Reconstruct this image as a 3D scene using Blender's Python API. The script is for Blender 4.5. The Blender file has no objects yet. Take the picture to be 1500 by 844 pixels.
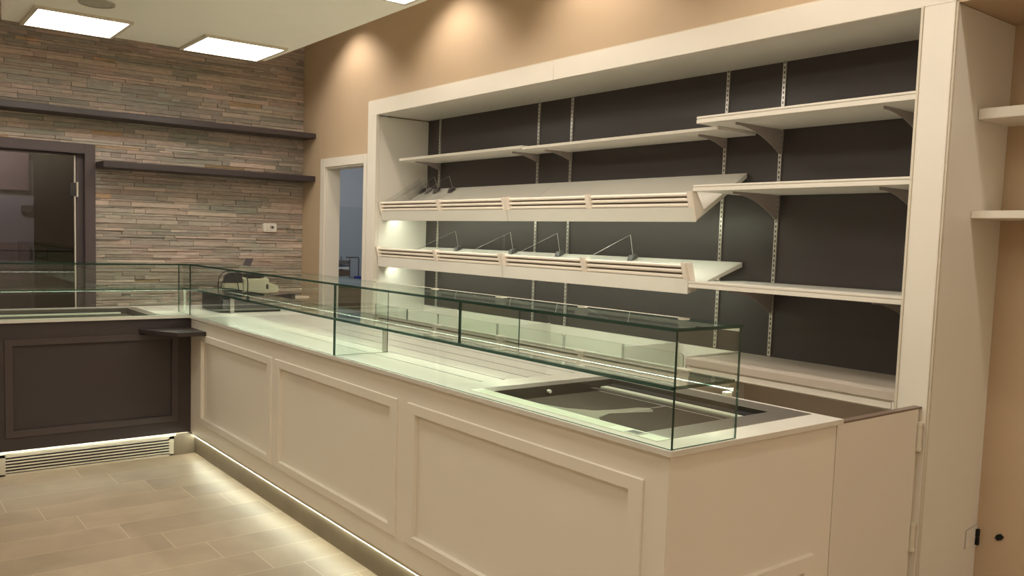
import bpy, bmesh, math, random
from mathutils import Vector, Matrix
random.seed(7)
S = bpy.context.scene
COL = S.collection
PI = math.pi

# ------------------------------------------------------------------ materials
MATS = {}
PANEL = 15.6
def new_mat(name):
    m = bpy.data.materials.new(name); m.use_nodes = True
    nt = m.node_tree; nt.nodes.clear()
    out = nt.nodes.new('ShaderNodeOutputMaterial')
    MATS[name] = m
    return m, nt, out
def N(nt, t, **k):
    n = nt.nodes.new(t)
    for a, v in k.items():
        if a in n.inputs: n.inputs[a].default_value = v
        else: setattr(n, a, v)
    return n
def L(nt, a, b): nt.links.new(a, b)
def pbr(name, col, rough=0.5, metal=0.0, spec=0.5, var=0.06, scale=6.0, bump=0.0, bscale=200.0, stretch=(1, 1, 1), coat=0.0):
    m, nt, out = new_mat(name)
    b = N(nt, 'ShaderNodeBsdfPrincipled')
    b.inputs['Roughness'].default_value = rough
    b.inputs['Metallic'].default_value = metal
    b.inputs['Specular IOR Level'].default_value = spec
    b.inputs['Coat Weight'].default_value = coat
    tc = N(nt, 'ShaderNodeTexCoord'); mp = N(nt, 'ShaderNodeMapping'); mp.inputs['Scale'].default_value = stretch
    L(nt, tc.outputs['Object'], mp.inputs['Vector'])
    no = N(nt, 'ShaderNodeTexNoise'); no.inputs['Scale'].default_value = scale; no.inputs['Detail'].default_value = 4
    L(nt, mp.outputs['Vector'], no.inputs['Vector'])
    mx = N(nt, 'ShaderNodeMix', data_type='RGBA')
    mx.inputs['A'].default_value = tuple(c * (1 - var) for c in col) + (1,)
    mx.inputs['B'].default_value = tuple(min(1, c * (1 + var)) for c in col) + (1,)
    L(nt, no.outputs['Fac'], mx.inputs['Factor']); L(nt, mx.outputs['Result'], b.inputs['Base Color'])
    if bump:
        n2 = N(nt, 'ShaderNodeTexNoise'); n2.inputs['Scale'].default_value = bscale; n2.inputs['Detail'].default_value = 3
        L(nt, mp.outputs['Vector'], n2.inputs['Vector'])
        bp = N(nt, 'ShaderNodeBump'); bp.inputs['Strength'].default_value = bump; bp.inputs['Distance'].default_value = 0.002
        L(nt, n2.outputs['Fac'], bp.inputs['Height']); L(nt, bp.outputs['Normal'], b.inputs['Normal'])
    L(nt, b.outputs['BSDF'], out.inputs['Surface'])
    return m
def emit(name, col, strength):
    m, nt, out = new_mat(name)
    e = N(nt, 'ShaderNodeEmission'); e.inputs['Color'].default_value = (*col, 1); e.inputs['Strength'].default_value = strength
    L(nt, e.outputs['Emission'], out.inputs['Surface'])
    return m
def clear(name, tint, ior=1.5, rough=0.0):
    """thin clear pane: Fresnel mix of a tinted see-through and a mirror reflection, per surface"""
    m, nt, out = new_mat(name)
    g = N(nt, 'ShaderNodeNewGeometry')
    mx = N(nt, 'ShaderNodeMix', data_type='FLOAT'); mx.inputs['A'].default_value = ior; mx.inputs['B'].default_value = 1 / ior
    L(nt, g.outputs['Backfacing'], mx.inputs['Factor'])
    f = N(nt, 'ShaderNodeFresnel'); L(nt, mx.outputs['Result'], f.inputs['IOR'])
    t = N(nt, 'ShaderNodeBsdfTransparent'); t.inputs['Color'].default_value = (*tint, 1)
    r = N(nt, 'ShaderNodeBsdfGlossy'); r.inputs['Roughness'].default_value = rough; r.inputs['Color'].default_value = (.95, .98, .96, 1)
    s = N(nt, 'ShaderNodeMixShader')
    L(nt, f.outputs['Fac'], s.inputs['Fac']); L(nt, t.outputs['BSDF'], s.inputs[1]); L(nt, r.outputs['BSDF'], s.inputs[2])
    L(nt, s.outputs['Shader'], out.inputs['Surface'])
    return m

pbr('lacquer', (.735, .692, .62), .42, var=.02)
pbr('counter_lacquer', (.79, .745, .665), .42, var=.02)
pbr('laminate', (.715, .69, .63), .40, var=.025)
pbr('worktop_laminate', (.50, .44, .38), .40, var=.03)
pbr('pale_paint', (.80, .75, .66), .8, var=.02)  # tone of the unseen walls, kept pale to bounce more light
pbr('stone_top', (.68, .655, .595), .22, var=.03, scale=40)
pbr('soffit_paint', (.89, .875, .80), .8, var=.02)
pbr('wall_paint', (.49, .37, .25), .75, var=.03, bump=.1, bscale=300)
pbr('cool_paint', (.43, .455, .48), .8, var=.03)
pbr('cool_tiles', (.36, .39, .42), .4, var=.04)
pbr('dark_laminate', (.042, .030, .031), .45, var=.14, scale=30, stretch=(1, 1, 12), bump=.15, bscale=60)
pbr('dark_moulding', (.036, .026, .027), .42, var=.10, scale=30, stretch=(1, 1, 12))
pbr('dark_frame', (.058, .043, .044), .40, var=.10, scale=30, stretch=(12, 1, 1))
pbr('back_laminate', (.045, .037, .036), .42, var=.16, scale=25, stretch=(1, 14, 1), bump=.12, bscale=50)
pbr('purple_brown', (.075, .054, .057), .5, var=.06)
pbr('reflected_grey', (.10, .105, .115), .4, var=.12, scale=3)
pbr('passage', (.017, .013, .013), .7, var=.1)
pbr('brown_wood', (.12, .075, .045), .5, var=.25, scale=8, stretch=(1, 1, 10))
pbr('bracket_grey', (.34, .295, .28), .45, var=.04)
pbr('steel', (.62, .60, .57), .28, metal=1, var=.05, scale=60, stretch=(1, 20, 1))
pbr('steel_dark', (.36, .34, .32), .32, metal=1, var=.05, scale=60, stretch=(20, 1, 1))
pbr('rim_steel', (.42, .39, .36), .30, metal=.8, var=.05, scale=60, stretch=(1, 20, 1))
pbr('mint_steel', (.66, .70, .58), .35, metal=.3, var=.04)
pbr('well', (.05, .042, .034), .35, var=.1)
pbr('plate_glass', (.042, .034, .028), .26, spec=.12, var=.1, scale=3)
pbr('plate_film', (.20, .19, .15), .35, var=.05)
pbr('white_line', (.62, .60, .56), .4)
pbr('black_plastic', (.022, .020, .021), .4, var=.1)
pbr('grey_plastic', (.10, .095, .095), .45, var=.08)
pbr('screen', (.045, .04, .045), .25)
pbr('beige_plastic', (.62, .60, .45), .45, var=.03)
pbr('white_plastic', (.78, .74, .68), .35, var=.02)
pbr('bar_white', (.84, .76, .67), .35, var=.02)
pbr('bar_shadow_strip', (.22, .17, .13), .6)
pbr('plinth_tile', (.19, .15, .105), .35, var=.22, scale=3, stretch=(2, 2, .6))
pbr('cream_metal', (.62, .57, .47), .4, var=.03)
pbr('brown_edge', (.16, .115, .09), .45, var=.05)
pbr('blue_plastic', (.03, .05, .22), .4)
pbr('pale_tray', (.62, .50, .42), .4)
pbr('void', (.004, .004, .004), .9)
pbr('vent_cloth', (.42, .39, .33), .8, bump=.3, bscale=500)
emit('panel_light', (1, .935, .80), PANEL)
emit('led', (.93, 1, .80), 27)
emit('case_led', (.93, 1, .78), 24)
emit('spot_lens', (1, .82, .6), 15)
clear('glass', (.955, .985, .965))
clear('acrylic', (.95, .95, .95), 1.49)
clear('door_glass', (.68, .64, .65), 1.5)
# the polished edge of float glass: deep green
def glass_edge():
    m, nt, out = new_mat('glass_edge')
    b = N(nt, 'ShaderNodeBsdfPrincipled'); b.inputs['Base Color'].default_value = (.012, .045, .034, 1)
    b.inputs['Roughness'].default_value = .12
    no = N(nt, 'ShaderNodeTexNoise'); no.inputs['Scale'].default_value = 30
    t = N(nt, 'ShaderNodeBsdfTransparent'); t.inputs['Color'].default_value = (.35, .62, .52, 1)
    s = N(nt, 'ShaderNodeMixShader')
    mr = N(nt, 'ShaderNodeMapRange'); mr.inputs['To Min'].default_value = .10; mr.inputs['To Max'].default_value = .22
    L(nt, no.outputs['Fac'], mr.inputs['Value']); L(nt, mr.outputs['Result'], s.inputs['Fac'])
    L(nt, b.outputs['BSDF'], s.inputs[1]); L(nt, t.outputs['BSDF'], s.inputs[2]); L(nt, s.outputs['Shader'], out.inputs['Surface'])
glass_edge()
def acrylic_edge():
    m, nt, out = new_mat('acrylic_edge')
    b = N(nt, 'ShaderNodeBsdfPrincipled'); b.inputs['Base Color'].default_value = (.75, .74, .70, 1); b.inputs['Roughness'].default_value = .25
    no = N(nt, 'ShaderNodeTexNoise'); no.inputs['Scale'].default_value = 12
    bp = N(nt, 'ShaderNodeBump'); bp.inputs['Strength'].default_value = .05; L(nt, no.outputs['Fac'], bp.inputs['Height']); L(nt, bp.outputs['Normal'], b.inputs['Normal'])
    L(nt, b.outputs['BSDF'], out.inputs['Surface'])
acrylic_edge()
def math_node(nt, op, a, b=None):
    n = nt.nodes.new('ShaderNodeMath'); n.operation = op
    for i, v in enumerate((a, b)):
        if v is None: continue
        if isinstance(v, (int, float)): n.inputs[i].default_value = v
        else: nt.links.new(v, n.inputs[i])
    return n.outputs[0]
def floor_mat():
    m, nt, out = new_mat('floor_tiles')
    b = N(nt, 'ShaderNodeBsdfPrincipled'); b.inputs['Roughness'].default_value = .42
    tc = N(nt, 'ShaderNodeTexCoord'); sx = N(nt, 'ShaderNodeSeparateXYZ'); L(nt, tc.outputs['Object'], sx.inputs[0])
    X, Y = sx.outputs['X'], sx.outputs['Y']
    r = math_node(nt, 'DIVIDE', math_node(nt, 'SUBTRACT', -2.195, Y), .2475)
    row = math_node(nt, 'FLOOR', r); fr = math_node(nt, 'SUBTRACT', r, row)
    u = math_node(nt, 'DIVIDE', math_node(nt, 'SUBTRACT', math_node(nt, 'ADD', X, 2.526), math_node(nt, 'MULTIPLY', row, .148)), .769)
    cu = math_node(nt, 'FLOOR', u); fu = math_node(nt, 'SUBTRACT', u, cu)
    def near(f, w):     # 1 within w of 0 or 1
        d = math_node(nt, 'MINIMUM', f, math_node(nt, 'SUBTRACT', 1.0, f))
        return math_node(nt, 'LESS_THAN', d, w)
    g = math_node(nt, 'MAXIMUM', near(fr, .0085), near(fu, .0028))
    wn = N(nt, 'ShaderNodeTexWhiteNoise', noise_dimensions='2D')
    cv = N(nt, 'ShaderNodeCombineXYZ'); L(nt, row, cv.inputs[0]); L(nt, cu, cv.inputs[1]); L(nt, cv.outputs[0], wn.inputs['Vector'])
    no = N(nt, 'ShaderNodeTexNoise'); no.inputs['Scale'].default_value = 3.2; no.inputs['Detail'].default_value = 6; no.inputs['Distortion'].default_value = .6
    av = N(nt, 'ShaderNodeVectorMath', operation='ADD'); L(nt, tc.outputs['Object'], av.inputs[0]); L(nt, wn.outputs['Color'], av.inputs[1]); L(nt, av.outputs[0], no.inputs['Vector'])
    cr = N(nt, 'ShaderNodeValToRGB'); cr.color_ramp.elements[0].position = .3; cr.color_ramp.elements[1].position = .72
    cr.color_ramp.elements[0].color = (.30, .228, .158, 1); cr.color_ramp.elements[1].color = (.385, .30, .212, 1)
    L(nt, no.outputs['Fac'], cr.inputs['Fac'])
    hv = N(nt, 'ShaderNodeHueSaturation'); L(nt, cr.outputs['Color'], hv.inputs['Color'])
    mr = N(nt, 'ShaderNodeMapRange'); mr.inputs['To Min'].default_value = .93; mr.inputs['To Max'].default_value = 1.07; L(nt, wn.outputs['Value'], mr.inputs['Value']); L(nt, mr.outputs['Result'], hv.inputs['Value'])
    mx = N(nt, 'ShaderNodeMix', data_type='RGBA'); mx.inputs['B'].default_value = (.50, .40, .29, 1)
    L(nt, g, mx.inputs['Factor']); L(nt, hv.outputs['Color'], mx.inputs['A']); L(nt, mx.outputs['Result'], b.inputs['Base Color'])
    bp = N(nt, 'ShaderNodeBump'); bp.inputs['Strength'].default_value = .3; bp.inputs['Distance'].default_value = .002; bp.invert = True
    L(nt, g, bp.inputs['Height']); L(nt, bp.outputs['Normal'], b.inputs['Normal'])
    L(nt, b.outputs['BSDF'], out.inputs['Surface'])
floor_mat()
def slate_mat():
    m, nt, out = new_mat('slate')
    b = N(nt, 'ShaderNodeBsdfPrincipled'); b.inputs['Roughness'].default_value = .68
    at = N(nt, 'ShaderNodeAttribute'); at.attribute_name = 'stone_colour'
    tc = N(nt, 'ShaderNodeTexCoord'); mp = N(nt, 'ShaderNodeMapping'); mp.inputs['Scale'].default_value = (7, 7, 34)
    L(nt, tc.outputs['Object'], mp.inputs['Vector'])
    no = N(nt, 'ShaderNodeTexNoise'); no.inputs['Scale'].default_value = 2.2; no.inputs['Detail'].default_value = 7; no.inputs['Roughness'].default_value = .65
    L(nt, mp.outputs['Vector'], no.inputs['Vector'])
    mr = N(nt, 'ShaderNodeMapRange'); mr.inputs['From Min'].default_value = .3; mr.inputs['From Max'].default_value = .7; mr.inputs['To Min'].default_value = .80; mr.inputs['To Max'].default_value = 1.17
    L(nt, no.outputs['Fac'], mr.inputs['Value'])
    mx = N(nt, 'ShaderNodeMix', data_type='RGBA', blend_type='MULTIPLY'); mx.inputs['Factor'].default_value = 1
    n3 = N(nt, 'ShaderNodeTexNoise'); n3.inputs['Scale'].default_value = 1.6; n3.inputs['Detail'].default_value = 2
    m3 = N(nt, 'ShaderNodeMapping'); m3.inputs['Scale'].default_value = (1, 1, 3); L(nt, tc.outputs['Object'], m3.inputs['Vector']); L(nt, m3.outputs['Vector'], n3.inputs['Vector'])
    rp_ = N(nt, 'ShaderNodeValToRGB'); rp_.color_ramp.elements[0].position = .38; rp_.color_ramp.elements[1].position = .62
    rp_.color_ramp.elements[0].color = (.87, .91, .86, 1); rp_.color_ramp.elements[1].color = (1.10, 1.02, 1.0, 1); L(nt, n3.outputs['Fac'], rp_.inputs['Fac'])
    m4 = N(nt, 'ShaderNodeMix', data_type='RGBA', blend_type='MULTIPLY'); m4.inputs['Factor'].default_value = 1
    L(nt, at.outputs['Color'], m4.inputs['A']); L(nt, rp_.outputs['Color'], m4.inputs['B'])
    L(nt, m4.outputs['Result'], mx.inputs['A']); L(nt, mr.outputs['Result'], mx.inputs['B']); L(nt, mx.outputs['Result'], b.inputs['Base Color'])
    bp = N(nt, 'ShaderNodeBump'); bp.inputs['Strength'].default_value = .75; bp.inputs['Distance'].default_value = .008
    L(nt, no.outputs['Fac'], bp.inputs['Height']); L(nt, bp.outputs['Normal'], b.inputs['Normal'])
    L(nt, b.outputs['BSDF'], out.inputs['Surface'])
slate_mat()
def rail_mat():
    m, nt, out = new_mat('rail')
    b = N(nt, 'ShaderNodeBsdfPrincipled'); b.inputs['Roughness'].default_value = .3; b.inputs['Metallic'].default_value = .7
    tc = N(nt, 'ShaderNodeTexCoord'); sx = N(nt, 'ShaderNodeSeparateXYZ'); L(nt, tc.outputs['Object'], sx.inputs[0])
    z = math_node(nt, 'FRACT', math_node(nt, 'DIVIDE', sx.outputs['Z'], .025))
    y = math_node(nt, 'ABSOLUTE', sx.outputs['Y'])
    g = math_node(nt, 'MULTIPLY', math_node(nt, 'LESS_THAN', z, .55), math_node(nt, 'LESS_THAN', y, .0035))
    mx = N(nt, 'ShaderNodeMix', data_type='RGBA'); mx.inputs['A'].default_value = (.62, .60, .56, 1); mx.inputs['B'].default_value = (.06, .055, .05, 1)
    L(nt, g, mx.inputs['Factor']); L(nt, mx.outputs['Result'], b.inputs['Base Color']); L(nt, b.outputs['BSDF'], out.inputs['Surface'])
rail_mat()

# ------------------------------------------------------------------ mesh helpers
class MB:
    def __init__(s): s.v, s.f, s.m = [], [], []
    def add(s, vs, fs, mi=0):
        o = len(s.v); s.v += [tuple(p) for p in vs]
        for f in fs: s.f.append(tuple(i + o for i in f)); s.m.append(mi)
        return s
    def box(s, x0, x1, y0, y1, z0, z1, mi=0, sides=None):
        x0, x1 = min(x0, x1), max(x0, x1); y0, y1 = min(y0, y1), max(y0, y1); z0, z1 = min(z0, z1), max(z0, z1)
        vs = [(x0, y0, z0), (x1, y0, z0), (x1, y1, z0), (x0, y1, z0), (x0, y0, z1), (x1, y0, z1), (x1, y1, z1), (x0, y1, z1)]
        fs = [(0, 3, 2, 1), (4, 5, 6, 7), (0, 1, 5, 4), (2, 3, 7, 6), (0, 4, 7, 3), (1, 2, 6, 5)]   # bottom top y0 y1 x0 x1
        o = len(s.v); s.v += vs
        for i, f in enumerate(fs):
            s.f.append(tuple(j + o for j in f)); s.m.append(sides.get(i, mi) if sides else mi)
        return s
    def prism(s, poly, axis, a, b, mi=0, mside=None):
        """poly: 2D points in the two other axes (in xyz order), extruded from a to b along axis"""
        ar = sum(poly[i][0] * poly[(i + 1) % len(poly)][1] - poly[(i + 1) % len(poly)][0] * poly[i][1] for i in range(len(poly)))
        def P(p, t):
            return {'x': (t, p[0], p[1]), 'y': (p[0], t, p[1]), 'z': (p[0], p[1], t)}[axis]
        a, b = min(a, b), max(a, b); n = len(poly)
        if (ar < 0) != (axis == 'y'): poly = poly[::-1]
        vs = [P(p, a) for p in poly] + [P(p, b) for p in poly]
        s.add(vs, [tuple(range(n))[::-1], tuple(range(n, 2 * n))], mi)
        o = len(s.v) - 2 * n
        for i in range(n):
            j = (i + 1) % n
            s.f.append((o + i, o + j, o + n + j, o + n + i)); s.m.append(mi if mside is None else mside)
        return s
    def strip(s, poly, axis, a, b, step=.12, mi=0):
        """like prism, but with rings along its length"""
        def P(p, t): return {'x': (t, p[0], p[1]), 'y': (p[0], t, p[1]), 'z': (p[0], p[1], t)}[axis]
        n = len(poly); k = max(1, int(abs(b - a) / step)); vs = []
        for i in range(k + 1): vs += [P(p, a + (b - a) * i / k) for p in poly]
        fs = [(i * n + j, i * n + (j + 1) % n, (i + 1) * n + (j + 1) % n, (i + 1) * n + j) for i in range(k) for j in range(n)]
        fs += [tuple(range(n))[::-1], tuple(range(k * n, k * n + n))]
        return s.add(vs, fs, mi)
    def cyl(s, p, q, r, n=12, r2=None, mi=0, caps=True):
        p, q = Vector(p), Vector(q); d = (q - p).normalized(); r2 = r if r2 is None else r2
        u = d.orthogonal().normalized(); w = d.cross(u)
        vs = [p + (u * math.cos(2 * PI * i / n) + w * math.sin(2 * PI * i / n)) * r for i in range(n)] + \
             [q + (u * math.cos(2 * PI * i / n) + w * math.sin(2 * PI * i / n)) * r2 for i in range(n)]
        fs = [(i, (i + 1) % n, n + (i + 1) % n, n + i) for i in range(n)]
        if caps: fs += [tuple(range(n))[::-1], tuple(range(n, 2 * n))]
        return s.add(vs, fs, mi)
    def tube(s, pts, r, n=8, mi=0):
        pts = [Vector(p) for p in pts]; rings = []
        u = None; vs = []
        for i, p in enumerate(pts):
            d = (pts[min(i + 1, len(pts) - 1)] - pts[max(i - 1, 0)]).normalized()
            u = d.orthogonal().normalized() if u is None else (u - d * u.dot(d)).normalized()
            w = d.cross(u)
            vs += [p + (u * math.cos(2 * PI * k / n) + w * math.sin(2 * PI * k / n)) * r for k in range(n)]
        m = len(pts)
        fs = [(i * n + k, i * n + (k + 1) % n, (i + 1) * n + (k + 1) % n, (i + 1) * n + k) for i in range(m - 1) for k in range(n)]
        fs += [tuple(range(n))[::-1], tuple(range((m - 1) * n, m * n))]
        return s.add(vs, fs, mi)
    def frame(s, plane, face, d0, d1, o, i, mi=0):
        """mitred raised moulding. plane 'x' (a=y,b=z) or 'y' (a=x,b=z). d0 back, d1 front; o=(a0,a1,b0,b1) outer, i inner.
        the profile slopes from full height at the outer lip to slightly lower at the inner lip"""
        def P(a, b, d): return (d, a, b) if plane == 'x' else (a, d, b)
        def ring(r, d): return [P(r[0], r[2], d), P(r[1], r[2], d), P(r[1], r[3], d), P(r[0], r[3], d)]
        e = .0022
        def ins(r, e): return (r[0] + e, r[1] - e, r[2] + e, r[3] - e)
        dm = d1 - .0022 * (1 if d1 > d0 else -1)
        vs = ring(o, d0) + ring(o, dm) + ring(ins(o, e), d1) + ring(ins(i, -e), d1) + ring(i, dm) + ring(i, d0)
        fs = []
        for k in range(5):
            for j in range(4):
                fs.append((k * 4 + j, k * 4 + (j + 1) % 4, (k + 1) * 4 + (j + 1) % 4, (k + 1) * 4 + j))
        fs += [(20 + j, 20 + (j + 1) % 4, (j + 1) % 4, j) for j in range(4)]
        return s.add(vs, fs, mi)
    def build(s, name, mats, parent=None, bevel=0.0, seg=2, smooth=False, origin=None):
        o3 = Vector(origin) if origin is not None else (Vector(parent.matrix_world.translation) if parent else Vector((0, 0, 0)))
        if parent is not None and origin is None:
            o3 = ROOTLOC.get(parent.name, Vector((0, 0, 0)))
        me = bpy.data.meshes.new(name)
        me.from_pydata([tuple(Vector(p) - o3) for p in s.v], [], s.f)
        if isinstance(mats, str): mats = [mats]
        for m in mats: me.materials.append(MATS[m])
        me.polygons.foreach_set('material_index', s.m)
        bm = bmesh.new(); bm.from_mesh(me)
        bmesh.ops.recalc_face_normals(bm, faces=bm.faces)
        if bevel:
            ed = [e for e in bm.edges if len(e.link_faces) == 2 and e.calc_face_angle(0) > .6]
            bmesh.ops.bevel(bm, geom=ed, offset=bevel, segments=seg, affect='EDGES', clamp_overlap=True)
        bm.to_mesh(me); bm.free()
        if smooth:
            for p in me.polygons: p.use_smooth = True
            me.set_sharp_from_angle(angle=.7)
        ob = bpy.data.objects.new(name, me); COL.objects.link(ob)
        if parent is not None:
            ob.parent = parent
            ob.location = o3 - ROOTLOC.get(parent.name, Vector((0, 0, 0)))
            ROOTLOC[ob.name] = o3
        else:
            ob.location = o3; ROOTLOC[ob.name] = o3
        return ob
ROOTLOC = {}
def B(*a, **k): return MB().box(*a, **k)
def thing(name, label, cat, loc, group=None):
    o = bpy.data.objects.new(name, None); COL.objects.link(o); o.location = loc; o.empty_display_size = .1
    ROOTLOC[o.name] = Vector(loc)
    o['label'] = label; o['category'] = cat
    if group: o['group'] = group
    return o
def tag(o, label, cat, group=None):
    o['label'] = label; o['category'] = cat
    if group: o['group'] = group
    return o
def struct(o, label=None):
    o['kind'] = 'structure'
    if label: o['label'] = label
    return o
def copy_tree(o, loc, parent=None):
    c = o.copy(); COL.objects.link(c)
    if parent is None: c.location = loc
    else: c.parent = parent
    for ch in o.children: copy_tree(ch, None, c)
    return c

# ------------------------------------------------------------------ camera
cam = bpy.data.cameras.new('camera'); co = bpy.data.objects.new('camera', cam); COL.objects.link(co)
yaw, pit, rol = -0.6524199, -0.0790478, 0.0313063
fw = Vector((-math.sin(yaw) * math.cos(pit), math.cos(yaw) * math.cos(pit), math.sin(pit)))
rt0 = Vector((math.cos(yaw), math.sin(yaw), 0)); up0 = rt0.cross(fw)
rt = rt0 * math.cos(rol) + up0 * math.sin(rol); up = -rt0 * math.sin(rol) + up0 * math.cos(rol)
M = Matrix(((rt.x, up.x, -fw.x, -3.32051), (rt.y, up.y, -fw.y, -7.30927), (rt.z, up.z, -fw.z, 1.55), (0, 0, 0, 1)))
co.matrix_world = M
cam.sensor_width = 36; cam.lens = 36 * 1243.242 / 1500; cam.shift_x = 24.68 / 1500; cam.shift_y = 26.25 / 1500
cam.clip_start = .02
S.camera = co

# ------------------------------------------------------------------ room shell
HC = 3.40     # upper ceiling
struct(B(-6.0, 3.2, -9.8, 3.4, -.12, 0).build('floor', 'floor_tiles'), 'beige wood look floor tiles laid in staggered rows')
cl = MB(); cl.box(-6.0, 3.2, -9.8, 3.4, HC, HC + .1)
cl.box(-2.51, -.76, -8.6, -.98, 2.8416, HC)
struct(cl.build('ceiling', 'soffit_paint'), 'cream dropped ceiling slab with square light panels')
wr = MB()
wr.box(0, .13, -.488, .0, 0, HC); wr.box(0, .13, -1.245, -1.185, 0, 2.118); wr.box(0, .13, -1.245, -.488, 2.118, HC)
wr.box(0, .70, -5.752, -1.245, 2.60, HC); wr.box(.495, .70, -5.735, -1.245, 0, 2.60)
wr.box(0, .70, -9.8, -5.752, 2.483, HC); wr.box(.4939, .70, -9.8, -5.735, 0, 2.483)
wr.box(.13, .70, -1.358, -1.30, 0, HC)
struct(wr.build('wall_right', 'wall_paint'), 'beige painted wall lit by small scallops of spotlight')
struct(B(-6.1, -6.0, -9.8, .2, 0, HC).build('wall_left', 'pale_paint'))
struct(B(-6.0, .7, -9.9, -9.8, 0, HC).build('wall_front', 'pale_paint'))

# stacked slate wall: one mesh, every strip its own face block
wb = MB()
DX0, DX1, DZ = -2.86, -1.758, 2.186
wb.box(-6.0, DX0, .012, .16, 0, HC); wb.box(DX1, 0, .012, .16, 0, HC); wb.box(DX0, DX1, .012, .16, DZ, HC)
colours = []
pal = [(.36, .31, .265), (.39, .325, .28), (.33, .30, .26), (.42, .35, .30), (.30, .275, .24), (.355, .325, .285), (.40, .33, .285), (.45, .375, .32), (.31, .29, .255), (.38, .315, .275)]
z = 0.35; ncells = []
stone_faces_start = len(wb.f)
cells = []
while z < HC - .001:
    h = random.choice([.018, .022, .026, .030, .034, .038]); z1 = min(z + h, HC)
    x = -4.2 + random.random() * .1
    rowtone = random.uniform(.92, 1.08)
    while x < 0:
        w = random.choice([.08, .13, .18, .24, .30, .38, .46]) * random.uniform(.8, 1.2); x1 = min(x + w, 0)
        if 0 - x1 < .05: x1 = 0
        segs = [(x, x1)]
        if z1 > 0 and z < DZ:
            segs = []
            if x < DX0: segs.append((x, min(x1, DX0)))
            if x1 > DX1: segs.append((max(x, DX1), x1))
        for (a, b) in segs:
            if b - a > .004: cells.append((a, b, z, z1, rowtone))
        x = x1
    z = z1
ncol = []
base_n = len(wb.f)
for (a, b, z0, z1, rt_) in cells:
    d = [-.002 - random.random() ** 1.4 * .026 + random.uniform(-.003, .003) for _ in range(4)]
    dm = sum(d) / 4; d = [dm * .7 + q * .3 for q in d]
    g = .0012
    vs = [(a, .012, z0), (b, .012, z0), (b, .012, z1), (a, .012, z1),
          (a + g, d[0], z0 + g), (b - g, d[1], z0 + g), (b - g, d[2], z1 - g), (a + g, d[3], z1 - g)]
    wb.add(vs, [(4, 5, 6, 7), (0, 1, 5, 4), (1, 2, 6, 5), (2, 3, 7, 6), (3, 0, 4, 7)])
    c = random.choice(pal); k = 1.05 * rt_ * random.uniform(.82, 1.18)
    if random.random() < .012: c = (.42, .30, .19)
    if random.random() < .03: c = (.49, .405, .35)
    ncol.append(tuple(q * k for q in c))
ws = wb.build('wall_back', 'slate')
struct(ws, 'wall clad in thin stacked strips of grey and pinkish slate')
at = ws.data.color_attributes.new('stone_colour', 'FLOAT_COLOR', 'CORNER')
vals = []
for p in ws.data.polygons:
    c = ncol[(p.index - base_n) // 5] if p.index >= base_n else (.2, .17, .14)
    for _ in p.loop_indices: vals += [c[0], c[1], c[2], 1]
at.data.foreach_set('color', vals)

# dark passage behind the glass door
pa = MB()
pa.box(-3.3, -1.2, 2.0, 2.1, 0, 2.6); pa.box(-3.4, -3.3, .16, 2.1, 0, 2.6); pa.box(-1.2, -1.1, .16, 2.1, 0, 2.6); pa.box(-3.4, -1.1, .16, 2.1, 2.6, 2.7)
struct(pa.build('wall_passage', 'passage'), 'dark walls of the passage behind the glass door')
# cool room behind the white door frame
cr = MB()
cr.box(.03, 3.2, 3.2, 3.3, 0, HC); cr.box(3.1, 3.2, -1.3, 3.2, 0, HC); cr.box(.70, 3.2, -1.4, -1.3, 0, HC); cr.box(.0, .13, .16, 3.2, 0, HC)
struct(cr.build('wall_storeroom', 'cool_paint'), 'blue grey walls of the room behind the white doorway')

# dark door: frame, glass leaf, hinge
df = MB()
df.box(DX1 - .076, DX1, -.035, .14, 0, DZ); df.box(DX0, DX0 + .076, -.035, .14, 0, DZ); df.box(DX0 + .076, DX1 - .076, -.035, .14, DZ - .076, DZ)
df.box(-1.884, DX1 - .076, .03, .14, 0, DZ - .076); df.box(DX0 + .076, -1.884, .06, .14, DZ - .092, DZ - .076)
d1 = df.build('door_1', 'purple_brown', bevel=.003); struct(d1, 'dark brown door frame with a smoked glass leaf')
lf = B(-2.77, -1.898, .034, .046, .01, DZ - .09, mi=0).build('door_leaf', ['door_glass'], d1)
B(-1.898, -1.889, .028, .05, .01, DZ - .09).build('glass_edge_strip', 'cream_metal', lf)  # pale colour stands in for light caught by the polished glass edge
hg = MB(); hg.box(-1.93, -1.889, .02, .034, 1.78, 1.885); hg.build('hinge_clamp', 'black_plastic', lf, .002)
B(-1.886, -1.874, .004, .03, 1.775, 1.89).build('hinge_plate', 'cream_metal', d1, .002)
# made-up boards, pane and latch that stand in for a reflection in the leaf
pw = thing('reflection_boards', 'painted reflection of dark boards and a grey blue pane behind the smoked glass door', 'painted reflection', (-2.55, 1.0, 0))
B(-3.2, -2.066, 1.0, 1.03, 1.838, 2.30).build('upper_board', 'purple_brown', pw)
B(-3.2, -2.066, 1.0, 1.03, 0, 1.39).build('lower_board', 'purple_brown', pw)
B(-3.2, -2.028, 1.03, 1.05, 0, 2.10).build('pane', 'reflected_grey', pw)
B(-2.128, -2.035, 1.005, 1.03, 1.645, 1.71).build('latch', 'black_plastic', pw, .004)

# white doorway in the beige wall
dw = MB()
for (a, b) in ((-.404, -.488), (-1.185, -1.238)): dw.box(-.015, .0, a, b, 0, 2.195)
dw.box(-.015, 0, -.488, -1.185, 2.12, 2.195)
dw.box(0, .13, -.500, -.488, 0, 2.12); dw.box(0, .13, -1.185, -1.173, 0, 2.12); dw.box(0, .13, -.5, -1.173, 2.108, 2.12)
struct(dw.build('door_2', 'lacquer', bevel=.002), 'white trimmed doorway into the blue grey room')

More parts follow.
